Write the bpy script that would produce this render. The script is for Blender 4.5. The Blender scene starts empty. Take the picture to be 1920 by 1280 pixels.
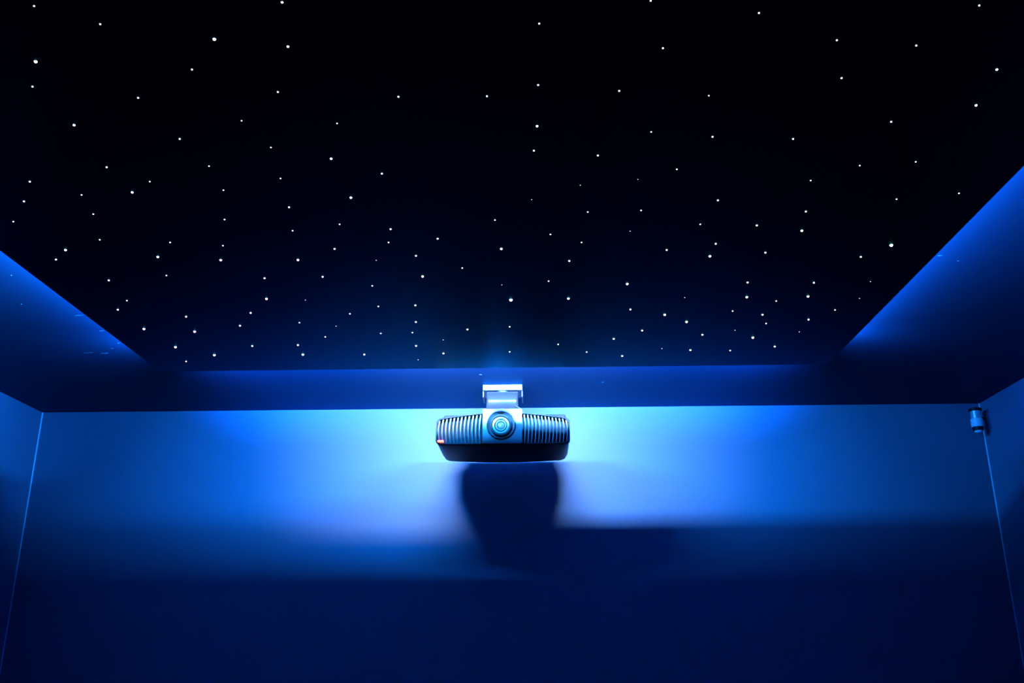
import bpy, bmesh, math, random
from mathutils import Vector, Matrix
C = bpy.context.scene
COL = C.collection
PI = math.pi

# ------------------------------------------------------------------ camera
YAW, PITCH, ROLL, FPX = -0.025963, 0.327789, -0.003031, 1740.76
CAM = Vector((0, 0, 1.40))
_cy, _sy, _cp, _sp, _cr, _sr = math.cos(YAW), math.sin(YAW), math.cos(PITCH), math.sin(PITCH), math.cos(ROLL), math.sin(ROLL)
FWD = Vector((_sy*_cp, _cy*_cp, _sp)); _r = Vector((_cy, -_sy, 0)); _u = _r.cross(FWD)
RGT = _cr*_r + _sr*_u; UPV = -_sr*_r + _cr*_u
cam_data = bpy.data.cameras.new('camera')
cam_data.sensor_width = 36; cam_data.lens = FPX/1920*36; cam_data.clip_start = 0.02
cam = bpy.data.objects.new('camera', cam_data); COL.objects.link(cam)
cam.matrix_world = Matrix(((RGT.x, UPV.x, -FWD.x, CAM.x), (RGT.y, UPV.y, -FWD.y, CAM.y), (RGT.z, UPV.z, -FWD.z, CAM.z), (0, 0, 0, 1)))
C.camera = cam

def ray(px, py): return FWD + RGT*((px-960)/FPX) - UPV*((py-640)/FPX)
def at_z(px, py, z):
    d = ray(px, py); return CAM + d*((z-CAM.z)/d.z)

# ------------------------------------------------------------------ world, exposure
w = bpy.data.worlds.new('world'); C.world = w; w.use_nodes = True
w.node_tree.nodes['Background'].inputs[0].default_value = (0.001, 0.003, 0.02, 1)
w.node_tree.nodes['Background'].inputs[1].default_value = 0.02
C.view_settings.view_transform = 'Standard'; C.view_settings.look = 'None'
C.view_settings.exposure = 0.0; C.view_settings.gamma = 1; C.view_settings.use_curve_mapping = False

# ------------------------------------------------------------------ room sizes (floor z = 0, metres)
XL, XR, YB, YF, H = -2.3014, 2.0199, 4.15, -2.6, 2.4879
PL, PR, PB, PF, PZ, PT = -1.3375, 1.0258, 3.1347, -0.6, 2.3679, 0.030   # hung star panel: sides, back, front, underside, thickness

# ------------------------------------------------------------------ light strips laid on top of the hung panel, plus added fill lights
def strip(name, a, b, h, power, color, aim, spread=180):
    """area light along a-b, facing direction aim"""
    a, b, aim = Vector(a), Vector(b), Vector(aim).normalized()
    L = bpy.data.lights.new(name, 'AREA'); L.shape = 'RECTANGLE'
    L.size = (b-a).length; L.size_y = h; L.energy = power; L.color = color; L.spread = math.radians(spread)
    o = bpy.data.objects.new(name, L); COL.objects.link(o)
    x = (b-a).normalized(); z = -aim; z = (z - x*z.dot(x)).normalized(); y = z.cross(x)
    m = Matrix((x, y, z)).transposed().to_4x4(); m.translation = (a+b)/2
    o.matrix_world = m
    return o
ZS = H - 0.028
AZURE = (0.010, 0.265, 1.0)
DEEP = (0.004, 0.14, 1.0)
strip('back_light_strip', (-0.06, PB-0.15, ZS), (0.20, PB-0.15, ZS), 0.012, 62, AZURE, (0.50, 1, -0.3), 138)
strip('back_light_strip', (-0.52, PB-0.118, ZS-.006), (-0.20, PB-0.118, ZS-.006), 0.040, 72, AZURE, (-0.52, 1, -0.3), 140)
strip('pool_white_fill', (0.02, PB-0.15, ZS), (0.22, PB-0.15, ZS), 0.012, 7.2, (0.75, 0.68, 0.4), (0, 1, -0.10), 74)  # added fill, no real strip: whitens the wall pool right of the projector
strip('pool_white_fill', (-0.50, PB-0.13, ZS), (-0.28, PB-0.13, ZS), 0.012, 9.0, (0.75, 0.68, 0.4), (0, 1, -0.10), 74)  # same added fill for the pool on the left
strip('back_upper_strip', (-1.30, PB-0.02, H-.06), (0.98, PB-0.02, H-.06), 0.01, 125, DEEP, (0, 1, .38), 56)
strip('left_light_strip', (PL+0.25, 0.7, ZS), (PL+0.25, 2.6, ZS), 0.016, 330, (0.01, 0.29, 1.0), (-1, 0.35, -0.1), 120)
strip('right_light_strip', (PR-0.30, 0.7, ZS), (PR-0.30, 2.6, ZS), 0.016, 115, (0.01, 0.20, 1.0), (1, 0.30, -0.1), 110)
strip('left_upper_strip', (PL+0.02, 1.2, H-.06), (PL+0.02, 3.11, H-.06), 0.01, 50, (0.007, 0.18, 1.0), (-1, 0.55, .72), 84)
strip('right_upper_strip', (PR-0.02, 1.2, H-.06), (PR-0.02, 3.11, H-.06), 0.01, 34, (0.007, 0.18, 1.0), (1, 0.55, .72), 84)
def corner_fill(name, loc, power, color, aim, spread, size=0.04):  # added fill light, no real lamp: carries the edge glow into the panel corners
    L = bpy.data.lights.new(name, 'AREA'); L.size = size; L.energy = power; L.color = color; L.spread = math.radians(spread)
    o = bpy.data.objects.new(name, L); COL.objects.link(o); o.location = loc
    o.rotation_euler = Vector(aim).to_track_quat('-Z', 'Y').to_euler()
corner_fill('left_corner_fill', (PL+0.04, PB-0.04, H-.05), 5.0, (0.007, 0.18, 1.0), (-1, .45, .30), 80)
corner_fill('right_corner_fill', (PR-0.04, PB-0.04, H-.05), 3.0, (0.007, 0.18, 1.0), (1, .45, .30), 80)

# ------------------------------------------------------------------ materials
def mat(name, col, rough=0.5, metal=0.0, emit=None, estr=0.0, spec=0.5, bump=None, coat=0.0, tint=None):
    m = bpy.data.materials.new(name); m.use_nodes = True; nt = m.node_tree; b = nt.nodes['Principled BSDF']
    b.inputs['Base Color'].default_value = (*col, 1); b.inputs['Roughness'].default_value = rough
    b.inputs['Metallic'].default_value = metal; b.inputs['Specular IOR Level'].default_value = spec
    b.inputs['Coat Weight'].default_value = coat
    tc = nt.nodes.new('ShaderNodeTexCoord'); n = nt.nodes.new('ShaderNodeTexNoise')
    sc, st, cv = bump if bump else (60, 0.02, 0.04)
    n.inputs['Scale'].default_value = sc; n.inputs['Detail'].default_value = 4
    nt.links.new(tc.outputs['Object'], n.inputs['Vector'])
    bp = nt.nodes.new('ShaderNodeBump'); bp.inputs['Strength'].default_value = st; bp.inputs['Distance'].default_value = 0.002
    nt.links.new(n.outputs['Fac'], bp.inputs['Height']); nt.links.new(bp.outputs['Normal'], b.inputs['Normal'])
    mx = nt.nodes.new('ShaderNodeMix'); mx.data_type = 'RGBA'
    mx.inputs[6].default_value = (*[c*(1-cv) for c in col], 1); mx.inputs[7].default_value = (*[min(1, c*(1+cv)) for c in col], 1)
    nt.links.new(n.outputs['Fac'], mx.inputs[0]); nt.links.new(mx.outputs[2], b.inputs['Base Color'])
    if tint: b.inputs['Specular Tint'].default_value = (*tint, 1)
    if emit:
        b.inputs['Emission Color'].default_value = (*emit, 1); b.inputs['Emission Strength'].default_value = estr
    return m
M_WALL = mat('wall_fabric', (0.091, 0.143, 0.221), 0.85, spec=0.2, bump=(420, 0.25, 0.10))
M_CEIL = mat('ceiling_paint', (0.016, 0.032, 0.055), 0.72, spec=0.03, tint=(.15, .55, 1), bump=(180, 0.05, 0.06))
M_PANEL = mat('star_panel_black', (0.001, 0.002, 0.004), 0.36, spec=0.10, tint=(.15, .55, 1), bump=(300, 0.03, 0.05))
M_FLOOR = mat('carpet', (0.02, 0.02, 0.025), 0.95, spec=0.1, bump=(300, 0.4, 0.2))
M_TRIM = mat('corner_trim', (0.45, 0.55, 0.65), 0.5)
M_SCUFF = mat('scuff', (0.16, 0.18, 0.2), 0.6)
M_SHELL = mat('projector_shell', (0.018, 0.020, 0.022), 0.5, spec=0.15)
M_SILVER = mat('silver_plastic', (0.10, 0.105, 0.11), 0.32, bump=(200, 0.01, 0.02))
M_RIB = mat('grille_silver', (0.25, 0.26, 0.27), 0.25, bump=(200, 0.01, 0.02))
M_BLACK = mat('dark_plastic', (0.010, 0.010, 0.012), 0.45, spec=0.2)
M_CHROME = mat('chrome_ring', (0.85, 0.87, 0.9), 0.15, 1.0)
M_STEEL = mat('brushed_steel', (0.9, 0.92, 0.95), 0.28, 0.6)
M_PLATE = mat('plate_paint', (0.16, 0.165, 0.17), 0.4)
M_WHITE = mat('white_metal', (0.85, 0.86, 0.88), 0.35, bump=(200, 0.01, 0.02))
M_NECK = mat('neck_metal', (0.03, 0.032, 0.034), 0.26)
M_GREY = mat('grey_metal', (0.10, 0.105, 0.11), 0.38, 0.3)
M_LENS = mat('lens_coating', (0.25, 0.28, 0.32), 0.08, spec=0.9, coat=1.0)
M_LENSW = mat('lens_pale', (0.22, 0.24, 0.25), 0.2, coat=1.0)
M_RED = mat('red_lamp', (0.8, 0.05, 0.03), 0.4, emit=(1.0, 0.06, 0.025), estr=10)
M_STRIP = mat('strip_housing', (0.5, 0.5, 0.5), 0.5)

def satin(m, gloss, rough):
    """dark satin finish: diffuse paint plus an evenly tinted soft sheen"""
    nt = m.node_tree; b = nt.nodes['Principled BSDF']; out = nt.nodes['Material Output']
    b.inputs['Specular IOR Level'].default_value = 0.0; b.inputs['IOR'].default_value = 1.0
    g = nt.nodes.new('ShaderNodeBsdfGlossy'); g.inputs['Color'].default_value = (*gloss, 1); g.inputs['Roughness'].default_value = rough
    a = nt.nodes.new('ShaderNodeAddShader')
    fr = nt.nodes.new('ShaderNodeFresnel'); fr.inputs['IOR'].default_value = 1.4
    mx = nt.nodes.new('ShaderNodeMix'); mx.data_type = 'RGBA'
    mx.inputs[6].default_value = (0, 0, 0, 1); mx.inputs[7].default_value = (*gloss, 1)
    nt.links.new(fr.outputs[0], mx.inputs[0]); nt.links.new(mx.outputs[2], g.inputs['Color'])
    nt.links.new(b.outputs[0], a.inputs[0]); nt.links.new(g.outputs[0], a.inputs[1]); nt.links.new(a.outputs[0], out.inputs['Surface'])
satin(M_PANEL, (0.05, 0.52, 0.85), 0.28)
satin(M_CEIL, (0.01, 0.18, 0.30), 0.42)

# ------------------------------------------------------------------ mesh helpers
def link(name, bm, mats, parent=None, smooth=False):
    me = bpy.data.meshes.new(name)
    bmesh.ops.recalc_face_normals(bm, faces=bm.faces)
    bm.to_mesh(me); bm.free()
    for m in (mats if isinstance(mats, (list, tuple)) else [mats]): me.materials.append(m)
    if smooth:
        for p in me.polygons: p.use_smooth = True
        try: me.set_sharp_from_angle(angle=math.radians(38))
        except Exception: pass
    o = bpy.data.objects.new(name, me); COL.objects.link(o)
    if parent: o.parent = parent
    return o
def box(bm, x0, x1, y0, y1, z0, z1, bev=0, seg=2, mi=0):
    r = bmesh.ops.create_cube(bm, size=1)
    vs = r['verts']
    for v in vs: v.co = Vector((x0+(x1-x0)*(v.co.x+.5), y0+(y1-y0)*(v.co.y+.5), z0+(z1-z0)*(v.co.z+.5)))
    fs = set(f for v in vs for f in v.link_faces)
    for f in fs: f.material_index = mi
    if bev:
        es = list(set(e for v in vs for e in v.link_edges))
        bmesh.ops.bevel(bm, geom=es, offset=bev, segments=seg, affect='EDGES', profile=0.5, material=mi)
def loft(bm, rings, close_ring=True, caps=True, mi=0):
    vr = [[bm.verts.new(p) for p in r] for r in rings]
    n = len(vr[0])
    for a, b in zip(vr[:-1], vr[1:]):
        for i in range(n if close_ring else n-1):
            j = (i+1) % n
            bm.faces.new((a[i], a[j], b[j], b[i])).material_index = mi
    if caps:
        bm.faces.new(vr[0][::-1]).material_index = mi; bm.faces.new(vr[-1]).material_index = mi
    return vr
def lathe(bm, prof, c, axis='Y', n=48, mi=0, caps=True):
    """prof: (r, t) pairs along axis from centre c"""
    rings = []
    for r, t in prof:
        ring = []
        for k in range(n):
            a = 2*PI*k/n; u, v = max(r, 1e-5)*math.cos(a), max(r, 1e-5)*math.sin(a)
            ring.append(Vector(c) + (Vector((u, t, v)) if axis == 'Y' else Vector((u, v, t))))
        rings.append(ring)
    loft(bm, rings, caps=caps, mi=mi)
def tube(bm, pts, r, n=10, mi=0):
    pts = [Vector(p) for p in pts]; rings = []
    for i, p in enumerate(pts):
        d = (pts[min(i+1, len(pts)-1)] - pts[max(i-1, 0)]).normalized()
        a = d.orthogonal().normalized() if i == 0 else (rings_a - d*rings_a.dot(d)).normalized()
        rings_a = a; b = d.cross(a)
        rings.append([p + r*(math.cos(2*PI*k/n)*a + math.sin(2*PI*k/n)*b) for k in range(n)])
    loft(bm, rings, mi=mi)
def thing(name, label, cat, loc, group=None):
    o = bpy.data.objects.new(name, None); COL.objects.link(o); o.location = loc; o.empty_display_size = 0.05
    o['label'] = label; o['category'] = cat
    if group: o['group'] = group
    bpy.context.view_layer.update()
    return o
def part(name, bm, mats, parent, smooth=True, root=None):
    """mesh given in world coordinates, parented under a thing / part"""
    base = (root or parent).location if parent.type == 'EMPTY' else root.location
    bmesh.ops.translate(bm, verts=bm.verts, vec=-base)
    return link(name, bm, mats, parent, smooth)

# ------------------------------------------------------------------ the room
def struct(name, b, m, **k):
    bm = bmesh.new(); box(bm, *b); o = link(name, bm, m); o['kind'] = 'structure'; return o
struct('floor', (XL-.1, XR+.1, YF-.1, YB+.1, -.1, 0), M_FLOOR)
ceiling = struct('ceiling', (XL-.1, XR+.1, YF-.1, YB+.1, H, H+.1), M_CEIL)
struct('wall_back', (XL-.1, XR+.1, YB, YB+.1, 0, H), M_WALL)
struct('wall_front', (XL-.1, XR+.1, YF-.1, YF, 0, H), M_WALL)
struct('wall_left', (XL-.1, XL, YF, YB, 0, H), M_WALL)
struct('wall_right', (XR, XR+.1, YF, YB, 0, H), M_WALL)
def corner_trim(name, x, s):
    bm = bmesh.new(); r = 0.004
    loft(bm, [[(x, YB, z), (x+s*r, YB, z), (x+s*r*.6, YB-r*.6, z), (x, YB-r, z)] for z in (0.0, H)])
    o = link(name, bm, M_TRIM); o['kind'] = 'structure'
corner_trim('trim_1', XL, 1); corner_trim('trim_2', XR, -1)
# scuffs on the dropped border of the ceiling
random.seed(4)
def scuff(px, py, ln, wd):
    p = at_z(px, py, H); bm = bmesh.new()
    a = random.uniform(-.25, .1)
    pts = [Vector((p.x + ln*(t-.5), p.y + a*ln*(t-.5), H)) for t in (0, .3, .7, 1)]
    ws = [wd*.2, wd, wd*.7, wd*.15]
    loft(bm, [[q+Vector((0, -q_w, 0)), q+Vector((0, q_w, 0)), q+Vector((0, q_w*.4, -.0008)), q+Vector((0, -q_w*.4, -.0008))] for q, q_w in zip(pts, ws)])
    link('scuff_mark', bm, M_SCUFF, ceiling)
for a in [(191, 620, .02, .004), (165, 661, .04, .0015), (196, 662, .03, .002), (210, 653, .012, .002), (222, 643, .012, .003), (148, 591, .03, .0012),
          (21, 516, .004, .002), (40, 570, .004, .002), (901, 702, .012, .002), (1763, 479, .012, .003), (1797, 489, .006, .002), (1130, 716, .01, .002)]:
    scuff(*a)

# ------------------------------------------------------------------ hung star panel
root = thing('star_ceiling_panel', 'large black hanging ceiling panel dotted with tiny white star lights', 'ceiling panel', ((PL+PR)/2, (PF+PB)/2, PZ))
bm = bmesh.new(); box(bm, PL, PR, PF, PB, PZ, PZ+PT, 0.0012, 1)
part('board', bm, M_PANEL, root, False)
for y0 in (0.3, 2.1):
    bm = bmesh.new(); box(bm, -.4, .3, y0, y0+.4, PZ+PT, H); part('hanging_frame', bm, M_STRIP, root, False)
STARS = """64,11,3 529,4,4 188,45,3 402,73,5 540,87,4 67,115,5 360,130,3 61,162,3 521,172,3 259,183,3 139,234,4 453,226,2 632,231,2 337,260,3 508,276,2
621,297,4 200,313,3 392,311,2 56,340,3 281,340,2 526,334,2 153,365,2 248,360,4 419,356,2 45,377,3 542,388,3 25,415,2 175,401,2 421,411,2 636.8,420,2
1220,1,3 1011,44,3 1243,90,3 1009,159,3 1161,170,3 747,181,3 913,180,3 1007,236,4 1221,247,2 1001,282,3 1121,291,3 1269,317,2 716,325,3 1196,336,1 1088,347,1
658,370,4 997,374,1 1102,397,2 1202,394,2 928,412,2 1423,24,3 1836,10,3 1569,75,3 1718,85,3 1578,146,3 1869,130,4 1329,179,2 1830,197,4 1671,228,3 1336,256,3
1487,260,3 1612,310,2 1717,303,2 1520,338,2 1346,375,3 1681,373,2 1798,362,2 1511,396,3 1313,420,2 1419,422,3 187,449,2 319,454,2 123,468,4 105,486,3 418,460,2
296,481,4 414,487,4 204,525,3 312,516,2 238,563,2 221,580,3 349,593,3 270,616,4 365,621,4 470,586,3 450,610,3 329,650,4 402,665,4 473,648,3 349,677,2
548.6,432,2 732.4,429,3 728.6,454,2 627.4,466,3 558.7,486.7,4 705.4,487.6,1 780,479,3 792.4,517.6,4 496,521,3 605,518.3,3 698,535.4,2 499.7,559.6,4 572.6,562,1
778.8,571.8,3 709.4,573.9,2 656,587.7,2 779.7,603,3 561.5,604.4,2 630.2,611,1 773.2,622.9,2 714,624.5,2 610,631,2 558.7,646.3,3 780.2,647.7,3 568,664,4 683,664,3
784,674,1 1032,439,2 1181.5,433,1 820.6,447,3 1090.4,454,2 940,466,4 1067.4,488.6,3 866.6,502,2 1028.7,526.6,2 1176,531.7,4 940.9,533.6,1 958,561.5,5 1065.8,559,4
1182,579.5,3 876.4,617,3 955.6,612,2 831,636.7,1 1150.6,634.6,3 1046.5,645,2 831.4,661.8,3 955.6,659,2 1100,659.4,2 1166.5,666.7,3 1250,468,3 1342,456.5,3
1331,479.7,4 1435,473,3 1401.7,529,3 1400.3,556.3,4 1283.8,557.5,1 1455.4,563.8,2 1373.6,582.6,2 1246.3,589.4,4 1429.6,589.4,3 1287.3,602.7,4 1436.4,606,2
1204,619,3 1317,626.9,3 1411.6,632.3,4 1378,618.7,1 1241,653,1 1294.4,655.7,3 1369,656.6,2 1452.6,649,3 1503.4,431.9,4 1671,459,5 1614,481,3 1526,529.4,3
1632,527.5,1 1515,555,4 1611.6,559,1 1565.7,580.5,2 1516,598.5,3 1498.7,621.7,1"""
def star_mat(name, col, s): return mat(name, (0.8, 0.8, 0.8), 0.4, emit=col, estr=s)
SM = {}
for key, col in (('violet', (1.0, .80, 1.0)), ('white', (1.0, .96, 1.0)), ('warm', (1.0, .98, .80))):
    for lv, s in ((0, 1.3), (1, 3.5)):
        SM[key, lv] = star_mat('star_%s_%s' % (key, 'bright' if lv else 'soft'), col, s)
DIA = {1: 1.9, 2: 2.7, 3: 3.6, 4: 4.7, 5: 6.3}
stars = []
for s in STARS.split():
    px, py, c = [float(v) for v in s.split(',')]
    p = at_z(px, py, PZ); d = (p-CAM).dot(FWD); r = DIA[int(c)]*0.5*d/FPX
    stars.append((int(c), r, p, 'violet' if px < 640 else ('warm' if px > 1230 and py > 380 else 'white')))
stars.sort(key=lambda s: -s[0])
def dome(bm, p, r, mi=0):
    rings = [[(p.x + r*math.cos(e)*math.cos(2*PI*k/12), p.y + r*math.cos(e)*math.sin(2*PI*k/12), p.z - r*1.1*math.sin(e) + (.0004 if i == 0 else 0)) for k in range(12)]
             for i, e in enumerate((0, .4, .8, 1.15, 1.5))]
    loft(bm, rings, mi=mi)
order = [k for k in SM]
rest = bmesh.new()
for i, (c, r, p, tone) in enumerate(stars):
    lv = 1 if c >= 2 else 0
    if i < 100:
        bm = bmesh.new(); dome(bm, p, r); part('star_light', bm, SM[tone, lv], root)
    else:
        dome(rest, p, r, order.index((tone, lv)))
o = part('star_light', rest, [SM[k] for k in order], root); o['kind'] = 'stuff'

# ------------------------------------------------------------------ projector
Z0 = CAM.z
PX, PYF, PYR, PW = -0.128, 3.500, 3.850, 0.257
def ztop(u): return Z0 + 0.877 + 0.020*(1-abs(u)**1.3)
def zbot(u): return Z0 + 0.779 - 0.009*(1-u*u)
def yfront(u): return PYF - 0.030*(1-u*u)
proj = thing('projector', 'silver video projector with ribbed grilles hanging upside down from the ceiling mount', 'projector', (PX, 3.68, Z0+.93))
bm = bmesh.new(); rings = []
for k in range(49):
    u = -1 + 2*k/48; e = max(0, abs(u)-0.88)/0.12; ins = 0.05*(1-math.sqrt(max(0, 1-e*e)))
    x = PX + u*PW
    y0, y1 = yfront(u)+.034+ins*.6, PYR-ins
    zb, zt = zbot(u)+ins*.25, ztop(u)-ins*.25
    rr = .012; ring = []
    for cy_, cz_, a0 in ((y1-.02, zt-.02, 0), (y0+rr, zt-rr, PI/2), (y0+rr, zb+rr, PI), (y1-.02, zb+.02, 1.5*PI)):
        q = rr if cy_ == y0+rr else .02
        for j in range(5):
            a = a0 + PI/2*j/4; ring.append((x, cy_ + q*math.cos(a), cz_ + q*math.sin(a)))
    rings.append(ring)
loft(bm, rings); body = part('body', bm, M_BLACK, proj)
bm = bmesh.new(); box(bm, PX-.236, PX+.246, PYF+.06, PYR-.06, Z0+.86, Z0+.9075, .008, 3)
part('top_cover', bm, M_SHELL, proj)
# rim framing the front
bm = bmesh.new(); ring_pts = []
N = 40
for k in range(N+1): u = -1+2*k/N; ring_pts.append((u, 1))
for k in range(N+1): u = 1-2*k/N; ring_pts.append((u, -1))
rings = []
def rimring(off, dy):
    out = []
    for u, s in ring_pts:
        zz = (ztop(u)+off) if s > 0 else (zbot(u)-off)
        if abs(u) > .93: zz += -s*.012*((abs(u)-.93)/.07)**2
        out.append(Vector((PX + u*(PW+off), yfront(u)+dy, zz)))
    return out
for off, dy in ((.002, .036), (.002, .008), (0.0, .004), (-.003, .004), (-.004, .008), (-.004, .036)):
    rings.append(rimring(off, dy))
rings.append(rings[0])
loft(bm, rings, caps=False); part('front_rim', bm, M_SHELL, proj)
# two grilles: dark backing + curved upright ribs
for side in (-1, 1):
    bm = bmesh.new()
    ua, ub = (0.30, 0.985)
    def us(t): return side*(ua + (ub-ua)*t)
    for t0 in range(12):                       # backing
        a, b = us(t0/12), us((t0+1)/12)
        q = [bm.verts.new((PX+u*PW, yfront(u)+.032, z)) for u, z in ((a, zbot(a)+.003), (b, zbot(b)+.003), (b, ztop(b)-.003), (a, ztop(a)-.003))]
        bm.faces.new(q).material_index = 1
    n = 12 if side < 0 else 13
    for k in range(n):
        u = us((k+.45)/n); x = PX + u*PW
        zt, zb = ztop(u)-.003, zbot(u)+.004
        if abs(u) > .93: zt -= .008*((abs(u)-.93)/.07); zb += .008*((abs(u)-.93)/.07)
        rings = []
        for j in range(13):
            v = j/12; z = zb + (zt-zb)*v
            bulge = math.sin(PI*v)**.6 if 0 < v < 1 else 0
            yy = yfront(u)+.012 - .013*bulge
            th = .0012 + .0015*v
            sh = side*(-.004)*math.sin(PI*v)*(-1)
            rings.append([(x-th+sh, yy+.002, z), (x+sh, yy, z), (x+th+sh, yy+.002, z), (x+th+sh, yfront(u)+.033, z), (x-th+sh, yfront(u)+.033, z)])
        loft(bm, rings, mi=0)
    part('vent_grille', bm, [M_RIB, M_BLACK], proj)
# centre panel with the lens hole
LX, LZ, LY = PX-.006, Z0+.842, PYF-.036
bm = bmesh.new(); K = 64; inner, mid, outer, back = [], [], [], []
hx = .0755
for k in range(K):
    a = 2*PI*k/K; c, s = math.cos(a), math.sin(a)
    inner.append(Vector((LX+.0545*c, LY, LZ+.0545*s)))
    dx = ((PX+hx) if c > 0 else (PX-hx)) - LX; t1 = dx/c if abs(c) > 1e-6 else 9
    zt, zb = Z0+.906, zbot(0)
    t2 = ((zt if s > 0 else zb) - LZ)/s if abs(s) > 1e-6 else 9
    t = min(abs(t1), abs(t2)); x, z = LX+t*c, LZ+t*s
    u = (x-PX)/PW; z = max(z, zbot(u))
    outer.append(Vector((x, yfront(u)-.004, z))); back.append(Vector((x, yfront(u)+.02, z)))
inner_r = [Vector((LX+(p.x-LX)*.96, LY+.004, LZ+(p.z-LZ)*.96)) for p in inner]
loft(bm, [inner_r, inner, outer, back], caps=False)
front = part('front_panel', bm, M_SILVER, proj)
bm = bmesh.new(); lathe(bm, [(.0545, -.0015), (.0565, -.001), (.0565, -.004), (.0535, -.005), (.0525, -.002), (.0528, .004)], (LX, LY, LZ), caps=False)
part('lens_ring', bm, M_CHROME, proj)
bm = bmesh.new(); lathe(bm, [(.053, .001), (.051, .006), (.043, .022), (.0405, .024)], (LX, LY, LZ), caps=False)
part('lens_recess', bm, M_SILVER, proj)
bm = bmesh.new(); lathe(bm, [(.041, .026), (.041, .0), (.040, -.002), (.036, -.002), (.034, .001), (.0325, .010), (.0325, .02)], (LX, LY, LZ), caps=False)
lens = part('lens', bm, M_BLACK, proj)
lens['label'] = 'black lens barrel'
bm = bmesh.new()
lathe(bm, [(.0335, .010), (.0325, .004), (.026, .003), (.0235, .007)], (LX, LY, LZ), caps=False)
lathe(bm, [(.0215, .008), (.0205, .005), (.0165, .005), (.0155, .009)], (LX, LY, LZ), caps=False)
lathe(bm, [(.0135, .010), (.0125, .007), (.0105, .008)], (LX, LY, LZ), caps=False)
lathe(bm, [(.0235, .007), (.0225, .0105), (.0215, .008)], (LX, LY, LZ), caps=False, mi=1)
lathe(bm, [(.0155, .009), (.0145, .0115), (.0135, .010)], (LX, LY, LZ), caps=False, mi=1)
bmesh.ops.remove_doubles(bm, verts=bm.verts, dist=1e-5)
part('lens_rings', bm, [M_LENSW, M_BLACK], lens, root=proj)
bm = bmesh.new(); lathe(bm, [(.0102, .012), (.008, .0085), (.005, .0068), (.0001, .006)], (LX, LY, LZ), caps=False)
part('lens_glass', bm, M_LENS, lens, root=proj)
# red status light low on the left grille
bm = bmesh.new(); box(bm, PX-PW+.006, PX-PW+.030, PYF-.007, PYF+.006, Z0+.784, Z0+.791, .0015)
o = part('status_light', bm, M_RED, proj); o['label'] = 'small glowing red status light'
for sx in (-1, 1):
    for yy in (3.56, 3.80):
        bm = bmesh.new(); lathe(bm, [(.010, 0), (.012, .002), (.012, .012)], (PX+sx*.19, yy, Z0+.885), 'Z', 20)
        part('foot', bm, M_BLACK, proj)

# ------------------------------------------------------------------ ceiling mount
mount = thing('projector_mount', 'pale metal bracket fixed to the ceiling that holds up the projector', 'mount', (-0.135, 3.80, H))
MX = -0.138
bm = bmesh.new(); box(bm, MX-.083, MX+.083, 3.760, 3.885, H-.024, H, .0015)
part('ceiling_plate', bm, M_PLATE, mount, False)
bm = bmesh.new()
bm.free()
for s in (-1, 1):
    bm = bmesh.new(); box(bm, MX+s*.082-.0025, MX+s*.082+.0025, 3.775, 3.88, H-.050, H-.022, .001)
    part('side_bracket', bm, M_GREY, mount, False)
bm = bmesh.new(); lathe(bm, [(.022, -.040), (.022, -.020)], (MX, 3.79, H), 'Z', 32); part('swivel', bm, M_GREY, mount)
# saddle-shaped neck
bm = bmesh.new(); rings = []
for j in range(17):
    v = j/16; z = H-.034 - .098*v
    wv = .0655 + .004*abs(v-.35)*1.5; yv = 3.765 - .045*math.sin(PI*(.08+.92*v))**.8
    r = .012; ring = []
    for cx, cyy, a0 in ((MX+wv-r, 3.84-r, 0), (MX-wv+r, 3.84-r, PI/2), (MX-wv+r, yv+r, PI), (MX+wv-r, yv+r, 1.5*PI)):
        for q in range(5):
            a = a0+PI/2*q/4; ring.append((cx+r*math.cos(a), cyy+r*math.sin(a), z))
    rings.append(ring)
loft(bm, rings); part('neck', bm, M_NECK, mount)
bm = bmesh.new(); lathe(bm, [(.050, Z0+.911), (.048, Z0+.920), (.040, Z0+.932), (.026, Z0+.940), (.01, Z0+.943)], (MX+.003, 3.62, 0), 'Z', 40)
part('flange', bm, M_PLATE, mount)
for pts in (((MX+.055, 3.72, Z0+.985), (MX+.075, 3.70, Z0+.968), (MX+.105, 3.66, Z0+.928), (MX+.112, 3.65, Z0+.920)),
            ((MX-.055, 3.72, Z0+.965), (MX-.070, 3.68, Z0+.945), (MX-.080, 3.64, Z0+.930), (MX-.083, 3.63, Z0+.920))):
    bm = bmesh.new(); tube(bm, pts, .002); part('arm', bm, M_GREY, mount)

# ------------------------------------------------------------------ little fitting in the right corner
SX, SY = 1.960, 4.075
sen = thing('corner_sensor', 'small white and metal cylinder fixed high in the right corner below the ceiling', 'sensor', (SX, SY, H))
def lz(bm, prof, n=36, dy=0): lathe(bm, [(r, z) for r, z in prof], (SX, SY+dy, Z0), 'Z', n)
bm = bmesh.new(); lz(bm, [(.026, 1.045), (.028, 1.043), (.028, 1.034), (.026, 1.032)]); part('cap', bm, M_BLACK, sen)
bm = bmesh.new(); lz(bm, [(.022, 1.033), (.022, .998)]); part('stem', bm, M_STEEL, sen)
bm = bmesh.new(); lz(bm, [(.024, .998), (.026, .996), (.026, .962), (.024, .960)]); part('collar', bm, M_WHITE, sen)
bm = bmesh.new(); lz(bm, [(.024, .960), (.024, .955), (.022, .945), (.020, .944)]); part('lens_housing', bm, M_BLACK, sen)
bm = bmesh.new(); lz(bm, [(.017, .944), (.016, .940), (.010, .935), (.001, .933)]); part('lens', bm, M_WHITE, sen)
bm = bmesh.new(); loft(bm, [[(SX+.01, SY+.005, z), (XR, SY+.055, z), (XR, SY+.062, z), (SX+.002, SY+.012, z)] for z in (Z0+1.005, Z0+1.018)]); part('wall_bracket', bm, M_BLACK, sen, False)
